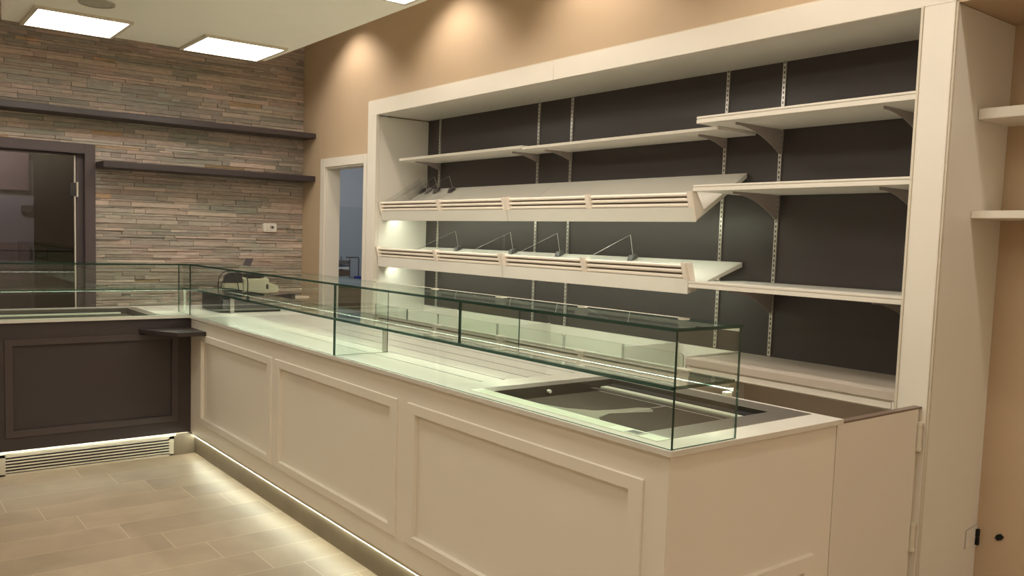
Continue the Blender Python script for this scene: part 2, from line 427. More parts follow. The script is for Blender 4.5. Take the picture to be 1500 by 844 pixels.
# things in the cool room
wbn = thing('work_bench', 'brown fronted bench with a grey top beyond the white doorway', 'bench', (1.4, 2.55, 0))
B(.75, 2.6, 2.2, 2.8, 0, .945).build('body', 'brown_wood', wbn, .003); B(.73, 2.62, 2.17, 2.82, .945, .98).build('top', 'grey_plastic', wbn, .003)
rk = thing('serving_rack', 'small grey rack of trays with a raised rail standing on the brown bench', 'rack', (1.62, 2.45, .98))
for (z0, z1, m_) in ((1.02, 1.09, 'brown_wood'), (1.112, 1.128, 'white_plastic'), (1.14, 1.155, 'grey_plastic'), (1.165, 1.215, 'steel_dark')):
    B(1.42, 1.752, 2.39, 2.62, z0, z1).build('tray', m_, rk, .003)
for (x, y) in ((1.745, 2.384), (1.745, 2.626), (1.425, 2.384), (1.425, 2.626)): MB().cyl((x, y, .9805), (x, y, 1.262), .008).build('leg', 'steel_dark', rk)
MB().tube([(1.69, 2.384, 1.258), (1.86, 2.384, 1.258), (1.870, 2.384, 1.245), (1.870, 2.384, .9815)], .009).build('rail', 'grey_plastic', rk)
tag(B(1.80, 1.93, 2.34, 2.376, .9805, 1.02).build('plastic_tray', 'blue_plastic', bevel=.006), 'small blue plastic tray on the bench at the foot of the rack', 'tray')
struct(B(.13, 3.1, 3.19, 3.2, 0, 1.92).build('wall_storeroom_tiles', 'cool_tiles'), 'darker lower band of the blue grey wall')

# ------------------------------------------------------------------ slate wall fittings
def floating_shelf(x0, z0, z1, label):
    t = thing('floating_shelf', label, 'shelf', ((x0) / 2, -.14, z0), 'dark shelves on the slate wall')
    B(x0, -.003, -.283, -.022, z0, z1).build('board', 'dark_moulding', t, .0025)
    B(x0 + .06, -.06, -.024, .011, z0 + .008, z1 - .008).build('wall_mount', 'dark_laminate', t)
floating_shelf(-3.6, 2.383, 2.426, 'long dark shelf high on the slate wall above the doorway')
floating_shelf(-1.754, 2.004, 2.052, 'shorter dark shelf on the slate wall beside the dark door frame')
sk = thing('wall_socket', 'small pale socket plate on the slate wall', 'socket', (-.316, -.03, 1.585))
B(-.377, -.255, -.036, .011, 1.547, 1.624).build('cover_plate', 'white_plastic', sk, .004)
B(-.348, -.318, -.039, -.035, 1.562, 1.609).build('switch', 'bar_white', sk, .002)
so = MB(); so.box(-.314, -.278, -.039, -.035, 1.562, 1.609); so.build('outlet', 'bar_white', sk, .002)
MB().cyl((-.296, -.0405, 1.588), (-.296, -.0385, 1.588), .013, 16).build('outlet_recess', 'grey_plastic', sk)

# ------------------------------------------------------------------ ceiling fittings
lights = []
spec = [((-2.41, -1.855, -1.555, -.995), 'glowing square ceiling panel beside the round speaker'),
        ((-1.405, -.825, -1.555, -.995), 'glowing square ceiling panel by the slab corner near the slate wall'),
        ((-1.405, -.825, -3.70, -3.14), 'glowing square ceiling panel cut off by the top of the picture')]
for (r, lab) in spec:
    cx, cy = (r[0] + r[1]) / 2, (r[2] + r[3]) / 2
    t = thing('ceiling_panel_light', lab, 'ceiling light', (cx, cy, 2.8416), 'square light panels in the dropped ceiling')
    f = MB(); e = .022; zt, zb = 2.8416, 2.824
    f.box(r[0], r[1], r[2], r[2] + e, zb, zt); f.box(r[0], r[1], r[3] - e, r[3], zb, zt); f.box(r[0], r[0] + e, r[2] + e, r[3] - e, zb, zt); f.box(r[1] - e, r[1], r[2] + e, r[3] - e, zb, zt)
    f.build('frame', 'cream_metal', t)
    B(r[0] + e, r[1] - e, r[2] + e, r[3] - e, zb + .002, zt).build('diffuser', 'panel_light', t)
for r in ((-2.41, -1.855, -3.70, -3.14), (-2.41, -1.855, -5.84, -5.28), (-1.405, -.825, -5.84, -5.28)):
    ld = bpy.data.lights.new('panel_light', 'AREA'); ld.shape = 'RECTANGLE'; ld.size, ld.size_y = r[1] - r[0] - .05, r[3] - r[2] - .05
    ld.energy = PANEL * PI * ld.size * ld.size_y; ld.color = (1, .935, .80)
    lo = bpy.data.objects.new('panel_light', ld); COL.objects.link(lo); lo.location = ((r[0] + r[1]) / 2, (r[2] + r[3]) / 2, 2.83)
sp = thing('ceiling_speaker', 'round flush grey grille in the dropped ceiling', 'speaker', (-2.14, -1.87, 2.8416))
MB().cyl((-2.14, -1.87, 2.8416), (-2.14, -1.87, 2.836), .085, 40).build('grille', 'vent_cloth', sp)
rim = MB(); n = 40
for i in range(n):
    a, b = 2 * PI * i / n, 2 * PI * (i + 1) / n
    def q(t, r, z): return (-2.14 + r * math.cos(t), -1.87 + r * math.sin(t), z)
    rim.add([q(a, .085, 2.8416), q(b, .085, 2.8416), q(b, .10, 2.8416), q(a, .10, 2.8416), q(a, .085, 2.832), q(b, .085, 2.832), q(b, .098, 2.832), q(a, .098, 2.832)],
            [(4, 5, 6, 7), (0, 1, 5, 4), (2, 3, 7, 6)])
rim.build('rim', 'vent_cloth', sp)
SPOT_E, SPOT_COL = 41, (1, .875, .75)
for i, y in enumerate((-1.03, -2.47, -3.85, -5.25, -6.7)):
    t = thing('recessed_spotlight', 'round spotlight set in the upper ceiling over the beige wall', 'spotlight', (-.40, y, HC), 'spotlights along the beige wall')
    ring = MB(); ring.cyl((-.40, y, HC), (-.40, y, HC - .012), .05, 24); ring.build('trim_ring', 'white_plastic', t)
    MB().cyl((-.40, y, HC - .012), (-.40, y, HC - .014), .036, 24).build('lens', 'spot_lens', t)
    ld = bpy.data.lights.new('spotlight', 'SPOT'); ld.energy = SPOT_E; ld.color = SPOT_COL; ld.spot_size = math.radians(116); ld.spot_blend = .65; ld.shadow_soft_size = .03
    lo = bpy.data.objects.new('spotlight_beam', ld); COL.objects.link(lo); lo.location = (-.40, y, HC - .03); lo.rotation_euler = (0, math.radians(-8), 0)
for (x, y, e) in ((-4.4, -2.0, .85), (-4.4, -4.6, .8), (-4.4, -7.4, .9), (-2.2, -9.2, 1.6), (-.6, -9.2, .95)):  # unseen fill lamps, added to brighten the counter fronts and end faces
    ld = bpy.data.lights.new('fill_panel', 'AREA'); ld.size = .6; ld.energy = PANEL * PI * .36 * e; ld.color = (1, .905, .755)
    lo = bpy.data.objects.new('fill_panel', ld); COL.objects.link(lo); lo.location = (x, y, HC - .02)
# unseen cool lamp of the storeroom; passage one added to brighten the boards
for (loc, e, c, s_) in (((1.6, 1.2, 3.3), 36, (.93, .96, 1), .5), ((-2.6, .5, 2.55), 34, (1, .92, .9), .3)):
    ld = bpy.data.lights.new('unseen_lamp', 'AREA'); ld.size = s_; ld.energy = e; ld.color = c
    lo = bpy.data.objects.new('unseen_lamp', ld); COL.objects.link(lo); lo.location = loc

# ------------------------------------------------------------------ built-in alcove
D = .472
al = thing('alcove_surround', 'white built-in frame around the dark backed shelving alcove', 'shelving alcove', (.2, -3.5, 0))
h1 = MB(); h1.box(-.012, .02, -3.468, -1.242, 2.487, 2.598); h1.build('header_board', 'lacquer', al, .0015)
h2 = MB(); h2.box(-.012, .02, -5.749, -3.470, 2.487, 2.598); h2.build('header_board', 'lacquer', al, .0015)
B(-.004, .02, -5.749, -1.242, 2.598, 2.606).build('header_trim', 'cream_metal', al)
B(-.012, .02, -1.377, -1.242, 0, 2.487).build('side_post', 'lacquer', al, .0015)
B(-.012, .02, -5.749, -5.632, 0, 2.487).build('pilaster', 'lacquer', al, .0015)
B(-.016, .02, -5.632, -5.622, 0, 2.492).build('pilaster_edge', 'cream_metal', al, .001)
B(-.006, .004, -5.757, -5.7495, 0, 2.487).build('corner_edge', 'cream_metal', al, .001)
B(.021, D, -1.377, -1.359, 0, 2.478).build('side_panel', 'laminate', al)
B(.021, D, -5.64, -5.622, 0, 2.487).build('side_panel', 'laminate', al)
B(.006, .4935, -5.757, -5.735, 0, 2.480).build('end_panel', 'laminate', al)
B(.021, D, -5.622, -1.377, 2.487, 2.503).build('top_panel', 'laminate', al)
B(D, .49, -5.622, -1.359, 0, 2.503).build('back_panel', 'back_laminate', al)
RAILS = (-1.56, -2.785, -3.12, -4.357, -4.703, -5.44)
for y in RAILS:
    B(D - .010, D, y - .009, y + .009, .99, 2.487).build('slotted_rail', 'rail', al, origin=(D, y, 1.0))

# flat shelves on brackets
def bracket_mb(y, xt, zt, drop):
    m = MB(); xr = D - .011; k = 10
    pts = [(xt, zt), (xr, zt), (xr, zt - drop)]
    for i in range(1, k):
        u = i / k
        pts.append((xr + (xt - xr) * u, zt - drop + (drop - .012) * (1 - (1 - u) ** 2.0)))
    pts.append((xt, zt - .012))
    return m.prism(pts, 'y', y - .002, y + .002)
def flat_shelf(y0, y1, x0, z0, z1, rails, xt, drop, label, group):
    t = thing('display_shelf', label, 'shelf', (.3, (y0 + y1) / 2, z0), group)
    B(x0 + .006, D - .011, y0, y1, z0, z1).build('board', 'laminate', t, .001)
    if x0 < .1:
        e = MB(); e.box(x0 - .001, x0 + .006, y0, y1, z0, z0 + (z1 - z0) * .58); e.box(x0 + .002, x0 + .006, y0, y1, z0 + (z1 - z0) * .58, z0 + (z1 - z0) * .72); e.box(x0 - .001, x0 + .006, y0, y1, z0 + (z1 - z0) * .72, z1 + .001)
    else:
        e = B(x0, x0 + .006, y0, y1, z0, z1)
    e.build('front_edge', 'lacquer', t, .0008)
    for y in rails: bracket_mb(y, xt, z0, drop).build('bracket', 'bracket_grey', t)
    return t
G1 = 'white shelves in the dark backed alcove'
flat_shelf(-2.998, -1.46, .15, 2.137, 2.155, (-1.56, -2.785), .24, .058, 'narrow white shelf above the slanted bread shelf, nearest the white doorway', G1)
flat_shelf(-4.553, -3.002, .15, 2.1295, 2.1455, (-3.12, -4.357), .24, .058, 'narrow white shelf tucked under the end of the deep top shelf', G1)
flat_shelf(-5.618, -4.524, .02, 2.146, 2.178, (-4.703, -5.44), .093, .125, 'deep white shelf, topmost beside the pilaster', G1)
flat_shelf(-5.618, -4.522, .02, 1.815, 1.845, (-4.703, -5.44), .10, .128, 'deep white shelf, middle one of the three beside the pilaster', G1)
flat_shelf(-5.616, -4.522, .02, 1.337, 1.368, (-4.703, -5.44), .10, .128, 'deep white shelf just above the worktop beside the pilaster', G1)

# slanted bread shelves with three-bar rails
UP = dict(board=[(.055, 1.664), (.456, 1.910), (.456, 1.936), (.107, 1.722), (.075, 1.70)],
          fascia=[(.055, 1.664), (.075, 1.676), (.060, 1.738), (.037, 1.738)],
          bars=[(.048, 1.750), (.043, 1.776), (.038, 1.802)], r=.0092,
          post=[(.034, 1.734), (.010, 1.815), (.046, 1.818), (.080, 1.734)],
          end=[(.055, 1.664), (.036, 1.738), (.010, 1.816), (.048, 1.818), (.116, 1.726)], led=(.16, 1.722))
LO = dict(board=[(.046, 1.310), (.456, 1.441), (.456, 1.466), (.10, 1.344), (.046, 1.330)],
          fascia=[(.023, 1.303), (.046, 1.310), (.046, 1.378), (.021, 1.378)],
          bars=[(.034, 1.390), (.028, 1.417), (.022, 1.443)], r=.0092,
          post=[(.020, 1.374), (-.007, 1.459), (.044, 1.460), (.082, 1.374)],
          end=[(.046, 1.330), (.030, 1.378), (-.005, 1.459), (.044, 1.460), (.084, 1.345)], led=(.15, 1.338))
def bread_shelf(Q, y0, y1, posts, rails, label, endplates):
    t = thing('bread_shelf', label, 'slanted bread shelf', (.2, (y0 + y1) / 2, Q['board'][0][1]), 'slanted bread shelves')
    MB().prism(Q['board'], 'y', y0, y1).build('board', 'laminate', t, .001)
    MB().prism(Q['fascia'], 'y', y0, y1).build('fascia', 'laminate', t, .001)
    for (x, z) in Q['bars']:
        MB().cyl((x, y0 + .004, z), (x, y1 - .004, z), Q['r'], 12).build('bar', 'bar_white', t, smooth=True)
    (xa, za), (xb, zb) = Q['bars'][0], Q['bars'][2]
    MB().prism([(xa + .013, za - .012), (xb + .013, zb + .010), (xb + .016, zb + .010), (xa + .016, za - .012)], 'y', y0 + .004, y1 - .004).build('bar_gap_shade', 'bar_shadow_strip', t)  # dark strip added to paint the shade between the bars
    for (a, b) in posts: MB().prism(Q['post'], 'y', a, b).build('bar_clip', 'bar_white', t, .002)
    for y in endplates: MB().prism(Q['end'], 'y', y - .003, y + .003).build('end_plate', 'bar_white', t, .0008)
    lx, lz = Q['led']
    l = B(lx - .012, lx + .012, y0 + .060, y1 - .006, lz - .012, lz - .001).box(lx - .016, lx - .012, y0 + .060, y1 - .006, lz - .027, lz - .004).box(lx - .016, lx + .012, y0 + .056, y0 + .060, lz - .027, lz - .004).build('light_profile', 'cream_metal', t)  # front lip and end cap added to keep the strip's light off the room
    MB().strip([(lx - .009, lz - .0135), (lx - .009, lz - .0115), (lx + .009, lz - .0115), (lx + .009, lz - .0135)], 'y', y0 + .064, y1 - .008).build('light_strip', 'shelf_led', l)
    for y in rails:
        b = Q['board']; s = .03
        MB().prism([(b[1][0] - .01, b[1][1] - .003), (b[1][0] - .01, b[1][1] - .085), (b[1][0] - .10, b[1][1] - .065)], 'y', y - .002, y + .002).build('bracket', 'bracket_grey', t)
emit('shelf_led', (.93, 1, .80), 44)
for Q, nm in ((UP, 'upper'), (LO, 'lower')):
    w = 'upper row' if nm == 'upper' else 'lower row'
    bread_shelf(Q, -2.998, -1.386, ((-1.40, -1.386), (-2.24, -2.205), (-2.998, -2.968)), (-1.56, -2.785),
                f'slanted white bread shelf with three rails, {w}, holding clear dividers' if nm == 'upper' else f'slanted white bread shelf with three rails, {w}, end by the white doorway', (-1.389,))
    bread_shelf(Q, -4.516, -3.002, ((-3.032, -3.002), (-3.78, -3.745), (-4.516, -4.486)), (-3.12, -4.357),
                f'slanted white bread shelf with three rails, {w}, open end beside the deep shelves', (-4.5185,))
# clear dividers standing on the slanted shelves
def divider(y, Q, label, ybase=None):
    up_ = Q is UP
    t = thing('bread_divider', label, 'divider', (.38, y, 1.87 if up_ else 1.44), 'clear dividers on the bread shelves')
    if up_: poly = [(.10, 1.722), (.055, 1.822), (.375, 2.02), (.415, 1.914)]; blk = (.372, 1.8875)
    else: poly = [(.085, 1.343), (.055, 1.462), (.385, 1.598), (.418, 1.458)]; blk = (.385, 1.443)
    MB().prism(poly, 'y', y - .0017, y + .0017, mi=0, mside=1).build('plate', ['acrylic', 'acrylic_edge'], t)
    sl = .614 if up_ else .342
    x, z = blk
    MB().prism([(x, z + .001), (x + .05, z + .05 * sl + .001), (x + .05, z + .05 * sl + .026), (x + .012, z + .034)], 'y', y - .022, y + .022).build('foot', 'grey_plastic', t, .003)
for y, l in ((-1.425, 'clear divider pushed against the white side panel, first of the four bunched together'), (-1.51, 'clear divider bunched on the upper bread shelf, second from the side panel'),
             (-1.63, 'clear divider bunched on the upper bread shelf, third from the side panel'), (-1.84, 'clear divider bunched on the upper bread shelf, farthest from the side panel')):
    divider(y, UP, l)
for y, l in ((-1.93, 'clear divider on the lower bread shelf, closest to the white side panel'), (-2.608, 'clear divider on the lower bread shelf, just before the middle joint'),
             (-3.105, 'clear divider on the lower bread shelf, just past the middle joint'), (-3.762, 'clear divider standing alone toward the open end of the lower bread shelf')):
    divider(y, LO, l)

# worktop cabinet beside the pilaster
bc = thing('back_cabinet', 'open white base cabinet with a worktop under the three deep shelves', 'cabinet', (.23, -5.08, 0))
B(0, D - .001, -5.620, -4.545, .950, .985).build('worktop', 'worktop_laminate', bc, .0015)
c = MB(); c.box(.004, .022, -5.600, -4.565, .915, .941); c.box(.012, .022, -5.600, -4.565, .941, .950); c.build('front_rail', 'lacquer', bc, .001)
B(.004, D - .002, -4.568, -4.550, .0, .950).build('side_board', 'laminate', bc, .001)
B(.004, D - .002, -5.618, -5.602, .0, .950).build('side_board', 'laminate', bc, .001)
B(D - .012, D - .002, -5.602, -4.568, .10, .950).build('back_board', 'worktop_laminate', bc)
B(D - .03, D - .013, -5.602, -4.568, .825, .950).build('lit_band_board', 'laminate', bc, .001)  # paler board stands in for the upper band lit from one side
B(.02, D - .002, -5.602, -4.568, .08, .10).build('bottom_board', 'laminate', bc)
# bread bins
bb = thing('bread_bin_cabinet', 'long white cabinet of open topped bread bins with glass fronts', 'bread bin cabinet', (.23, -2.95, 0))
B(.006, .026, -4.540, -1.380, 0, .928).build('front_board', 'laminate', bb, .001)
B(.026, D - .02, -4.540, -1.380, .60, .62).build('bottom_board', 'laminate', bb)
B(D - .02, D - .002, -4.540, -1.380, .0, .985).build('back_board', 'laminate', bb, .001)
for y in (-1.39, -1.873, -2.99, -4.11, -4.532): B(.012, D - .02, y - .006, y + .006, .62, .992).build('partition_board', 'laminate', bb, .001)
for (a, b, rc) in ((-1.872, -1.40, 0), (-2.297, -1.880, 1), (-2.985, -2.30, 0), (-3.628, -2.995, 1), (-4.105, -3.64, 0), (-4.530, -4.115, 1)):
    z0, z1, r = .922, 1.004, .02
    poly = [(b, z0), (b, z1)]
    if rc: poly += [(a + r, z1), (a + r * .3, z1 - r * .3), (a, z1 - r), (a, z0)]
    else: poly += [(a, z1), (a, z0)]
    MB().prism(poly, 'x', .000, .005, mi=0, mside=1).build('glass_front', ['glass', 'glass_edge'], bb)
for y in (-1.826, -2.953, -4.075):
    m = MB(); m.box(D - .036, D - .021, y - .010, y + .010, .945, .965); m.tube([(D - .024, y, .963), (D - .024, y, .984)], .0025); m.build('latch', 'black_plastic', bb)

# ------------------------------------------------------------------ right alcove
for (z0, z1, lab) in ((2.075, 2.116, 'white wall shelf beyond the pilaster, the higher of the two'), (1.689, 1.719, 'white wall shelf beyond the pilaster, the lower of the two')):
    t = thing('wall_shelf', lab, 'shelf', (.36, -6.3, z0), 'white shelves beyond the pilaster')
    B(.217, .493, -7.0, -5.759, z0, z1).build('board', 'lacquer', t, .0015)
    B(.25, .493, -7.0, -6.98, z0 - .12, z0).build('bracket', 'lacquer', t, .0015)
jb = thing('junction_cover', 'flush white cover plate low on the side of the pilaster', 'cover plate', (.45, -5.757, .35))
MB().prism([(.392, .311), (.392, .387), (.493, .397), (.493, .300)], 'y', -5.7605, -5.757).build('cover_plate', 'laminate', jb, .0008)
MB().prism([(.3905, .3095), (.3905, .3885), (.4945, .3987), (.4945, .2985)], 'y', -5.7580, -5.757).build('outline', 'bracket_grey', jb)
B(.476, .4935, -5.772, -5.757, .312, .342).build('slot', 'void', jb); MB().prism([(.3905, .3095), (.3905, .3885), (.4945, .3987), (.4945, .2985)], 'y', -5.7580, -5.757).build('outline', 'bracket_grey', jb)
B(.476, .4935, -5.772, -5.757, .346, .380).build('slot', 'void', jb)
hl = MB(); pts = [(-5.866, .374), (-5.852, .384), (-5.838, .376), (-5.832, .362), (-5.842, .352), (-5.858, .360)]
hl.prism(pts, 'x', .488, .4945)
tag(hl.build('cable_hole', 'void'), 'ragged black cable hole low in the beige wall', 'hole')

# ------------------------------------------------------------------ the white counter
XC, YE, YL, ZC = -1.4909, -5.7510, -1.5031, .9674
wc = thing('white_counter', 'long white shop counter with three moulded front panels', 'counter', (-1.04, -3.2, 0))
WP = ((-2.881, -1.655), (-4.232, -2.932), (-5.640, -4.318))
b = MB(); yy = -1.4830
for (a0, a1) in WP:
    b.box(-1.4715, -1.4515, a1 - .02, yy, .161, .950); b.box(-1.4715, -1.4515, a0 + .02, a1 - .02, .161, .278); b.box(-1.4715, -1.4515, a0 + .02, a1 - .02, .838, .950); yy = a0 + .02
b.box(-1.4715, -1.4515, -5.731, yy, .161, .950); b.box(-1.4515, -.612, -5.731, -5.711, .03, .950); b.box(-.632, -.612, -5.711, -.72, .03, .950)
b.box(-1.4515, -.632, -.74, -.72, .03, .95); b.box(-1.4515, -.632, -5.711, -.74, .161, .18)
b.build('carcass', 'counter_lacquer', wc)
for (a0, a1) in WP:
    B(-1.4585, -1.4515, a0 + .022, a1 - .022, .280, .836).build('recessed_panel', 'counter_lacquer', wc)
    MB().frame('x', 0, -1.4590, -1.4800, (a0, a1, .258, .858), (a0 + .058, a1 - .058, .300, .814)).build('panel_moulding', 'counter_lacquer', wc)
MB().frame('y', 0, -5.7308, -5.7470, (-1.40, -.725, .12, .513), (-1.345, -.780, .175, .458)).build('end_moulding', 'counter_lacquer', wc)
B(-1.4745, -1.441, -5.734, -5.702, .03, .950).build('corner_post', 'counter_lacquer', wc, .002)
p = MB(); p.box(-1.4300, -1.4200, -5.70, -1.4300, 0, .112); p.build('plinth', 'plinth_tile', wc)
ch = B(-1.4515, -1.4180, -5.70, -1.4430, .132, .161).box(-1.4300, -1.4180, -5.70, -1.4301, .112, .117).build('light_channel', 'cream_metal', wc)
MB().strip([(-1.4302, .1175), (-1.4385, .1215), (-1.4385, .1315), (-1.4302, .1315)], 'y', -5.69, -1.4450).build('light_strip', 'led', wc)

# dark counter
dc = thing('dark_counter', 'dark brown counter with one moulded panel and a floor level vent', 'counter', (-2.4, -1.1, 0))
b = MB(); b.box(-3.6, -3.53, -1.4830, -1.4630, .161, .950); b.box(-2.68, -2.565, -1.4830, -1.4630, .161, .950); b.box(-1.575, -1.4720, -1.4830, -1.4630, .161, .950)
for (a0, a1) in ((-3.53, -2.68), (-2.565, -1.575)): b.box(a0, a1, -1.4830, -1.4630, .161, .263); b.box(a0, a1, -1.4830, -1.4630, .830, .950)
b.box(-3.6, -1.472, -.735, -.715, .03, .950); b.box(-3.6, -3.58, -1.463, -.735, .03, .95); b.box(-3.6, -1.472, -1.463, -.735, .161, .18)
b.build('carcass', 'dark_laminate', dc)
MB().frame('y', 0, -1.4710, -1.4915, (-2.585, -1.555, .243, .850), (-2.541, -1.598, .287, .808)).build('panel_moulding', 'dark_frame', dc)
MB().frame('y', 0, -1.4710, -1.4915, (-3.55, -2.66, .243, .850), (-3.506, -2.704, .287, .808)).build('panel_moulding', 'dark_frame', dc)
for (a0, a1) in ((-3.528, -2.682), (-2.563, -1.577)): B(a0, a1, -1.4705, -1.4630, .265, .828).build('recessed_panel', 'dark_laminate', dc)
B(-1.572, -1.4305, -1.4420, -1.4300, 0, .150).build('plinth', 'plinth_tile', dc, .001)
B(-3.6, -2.625, -1.4420, -1.4300, 0, .150).build('plinth', 'plinth_tile', dc, .001)
gr = MB(); gr.box(-2.622, -2.582, -1.446, -1.43, .0, .133); gr.box(-1.604, -1.574, -1.446, -1.43, .0, .133); gr.box(-2.622, -1.574, -1.446, -1.43, .0, .012); gr.box(-2.622, -1.574, -1.446, -1.418, .114, .133)
gt = gr.build('vent_grille', 'cream_metal', dc, .001)
s = MB()
for k in range(5):
    z0 = .0185 + k * .0192
    s.prism([(-1.446, z0), (-1.446, z0 + .0085), (-1.4435, z0 + .0095), (-1.4435, z0)], 'x', -2.582, -1.604)
s.build('louvre_slats', 'cream_metal', gt)
B(-2.60, -1.58, -1.424, -1.418, .0, .113).build('vent_back', 'black_plastic', gt)
emit('led_dot', (.95, 1, .82), 45)
B(-3.5, -1.474, -1.4460, -1.4300, .1505, .1608).box(-2.64, -1.56, -1.4460, -1.4300, .1335, .1505).build('light_profile', 'cream_metal', dc)
dm = MB(); x = -2.66
while x < -1.48:
    dm.box(x, x + .007, -1.4570, -1.4500, .1560, .1592); x += .0215
dm.build('light_strip', 'led_dot', dc)

# shared worktop
wt = thing('counter_top', 'pale worktop running round the corner over both counters', 'worktop', (-1.2, -1.1, .950))
HX0, HX1, HY0, HY1 = -1.425, -.636, -5.640, -4.700        # well opening
w = MB(); Z0 = .9505
w.box(XC, HX0, YE, -.70, Z0, ZC); w.box(HX1, -.6024, YE, -.70, Z0, ZC); w.box(HX0, HX1, YE, HY0, Z0, ZC); w.box(HX0, HX1, HY1, -.70, Z0, ZC)
w.build('slab', 'stone_top', wt)
LX0, LX1, LY0, LY1 = -3.3, -1.665, -1.478, -.80
w = MB(); w.box(-3.62, XC, YL, LY0, Z0, ZC); w.box(-3.62, XC, LY1, -.70, Z0, ZC); w.box(-3.62, LX0, LY0, LY1, Z0, ZC); w.box(LX1, XC, LY0, LY1, Z0, ZC)
w.build('slab', 'stone_top', wt)
for i, (x0, y0) in enumerate(((-1.277, -2.575), (-1.163, -2.636), (-1.033, -2.592), (-.908, -2.604), (-.772, -2.61))):
    m = MB(); m.box(x0 - .0022, x0 + .0022, -4.555, y0, ZC + .0001, ZC + .0006); m.cyl((x0, -4.556, ZC + .0001), (x0, -4.556, ZC + .0007), .008, 16)
    m.build('groove', 'grey_plastic', wt)
# drop-in wells
dw1 = thing('drop_in_well', 'steel rimmed cold well with dark glass plates at the open end of the white counter', 'cold well', (-1.03, -5.17, .93), 'drop-in wells')
r = MB(); z0, z1 = .9674, .9690
r.box(-1.432, -1.372, -5.645, -4.692, z0, z1, mi=1); r.box(-.735, -.630, -5.645, -4.692, z0, z1); r.box(-1.372, -.735, -4.762, -4.692, z0, z1); r.box(-1.372, -.735, -5.645, -5.545, z0, z1)
r.build('rim', ['rim_steel', 'mint_steel'], dw1)
r = MB(); r.box(-1.374, -1.370, -5.547, -4.760, .915, z0 + .001); r.box(-.737, -.733, -5.547, -4.760, .915, z0 + .001); r.box(-1.372, -.735, -4.764, -4.760, .915, z0 + .001); r.box(-1.372, -.735, -5.547, -5.543, .915, z0 + .001); r.box(-1.372, -.735, -5.545, -4.762, .913, .917)
r.build('tub', 'well', dw1)
for (a, b) in ((-5.540, -5.212), (-5.208, -4.850)):
    B(-1.365, -.900, a, b, .940, .9455).build('glass_plate', 'plate_glass', dw1, .001)
B(-.893, -.86, -5.54, -4.79, .938, .948).build('plate_edge', 'well', dw1, .001)
B(-.838, -.800, -5.535, -4.80, .936, .950).build('front_duct', 'mint_steel', dw1, .001)
B(-.795, -.740, -5.54, -4.79, .925, .952).build('air_slot', 'void', dw1)
B(-.7420, -.7375, -5.56, -4.80, .9690, .9705).build('slot_lip', 'steel', dw1)
fl = MB()
P1 = [(-1.362, -5.275), (-1.34, -5.33), (-1.27, -5.235), (-1.19, -5.205), (-1.10, -5.235), (-1.03, -5.262), (-1.005, -5.245), (-.985, -5.205), (-1.02, -5.180), (-1.12, -5.165), (-1.20, -5.140), (-1.26, -5.06), (-1.30, -4.93), (-1.30, -4.87), (-1.362, -4.855)]
fl.prism(P1, 'z', .9457, .9462); fl.build('protective_film', 'plate_film', dw1)
B(-.9015, -.8985, -5.535, -4.855, .9457, .9463).build('seam_line', 'white_line', dw1)
B(-1.10, -.902, -5.2115, -5.2090, .9457, .9463).build('seam_line', 'white_line', dw1)
t = MB()
for k in range(60): t.box(-1.424, -1.378, -5.43 + k * .0118, -5.4275 + k * .0118, .9690, .9700)
t.build('vent_ribs', 'mint_steel', dw1)
dsp = B(-1.437 + .012, -1.385, -5.565, -5.505, .9690, .9712).build('display_bezel', 'white_line', dw1, .0005)
B(-1.420, -1.391, -5.558, -5.512, .9712, .9717).build('display', 'black_plastic', dsp)
MB().cyl((-1.10, -4.768, .948), (-1.10, -4.785, .948), .007, 12).build('sensor_cap', 'white_plastic', dw1)
# second well
dw2 = thing('drop_in_well', 'shallow steel rimmed cold well set in the worktop of the dark counter', 'cold well', (-2.5, -1.15, .93), 'drop-in wells')
r = MB()
r.box(-3.3, -1.66, -1.480, -1.452, z0, z1, mi=1); r.box(-3.3, -1.66, -.86, -.79, z0, z1); r.box(-1.73, -1.66, -1.452, -.86, z0, z1)
r.build('rim', ['rim_steel', 'mint_steel'], dw2)
r = MB(); r.box(-3.3, -1.73, -1.456, -1.450, .915, z0 + .001); r.box(-3.3, -1.73, -.862, -.857, .915, z0 + .001); r.box(-1.732, -1.727, -1.452, -.858, .915, z0 + .001); r.box(-3.3, -1.73, -1.452, -.858, .913, .917)
r.build('tub', 'well', dw2)
B(-3.28, -1.78, -1.445, -1.03, .940, .9455).build('glass_plate', 'plate_glass', dw2, .001)
B(-3.28, -1.80, -.98, -.945, .936, .950).build('front_duct', 'mint_steel', dw2, .001)
B(-3.28, -1.80, -.925, -.87, .925, .952).build('air_slot', 'void', dw2)

# dark corner shelf for bags
bs = MB().prism([(-1.812, -1.4835), (-1.805, -1.52), (-1.655, -1.80), (-1.4735, -1.80), (-1.4735, -1.4835)], 'z', .859, .885)
bo = tag(bs.build('bag_shelf', 'dark_moulding', bevel=.002), 'small dark corner shelf where the dark counter meets the white counter', 'shelf')
# (its narrow steel bearer)
B(-1.78, -1.50, -1.525, -1.4930, .846, .859).build('bearer', 'dark_laminate', bo)

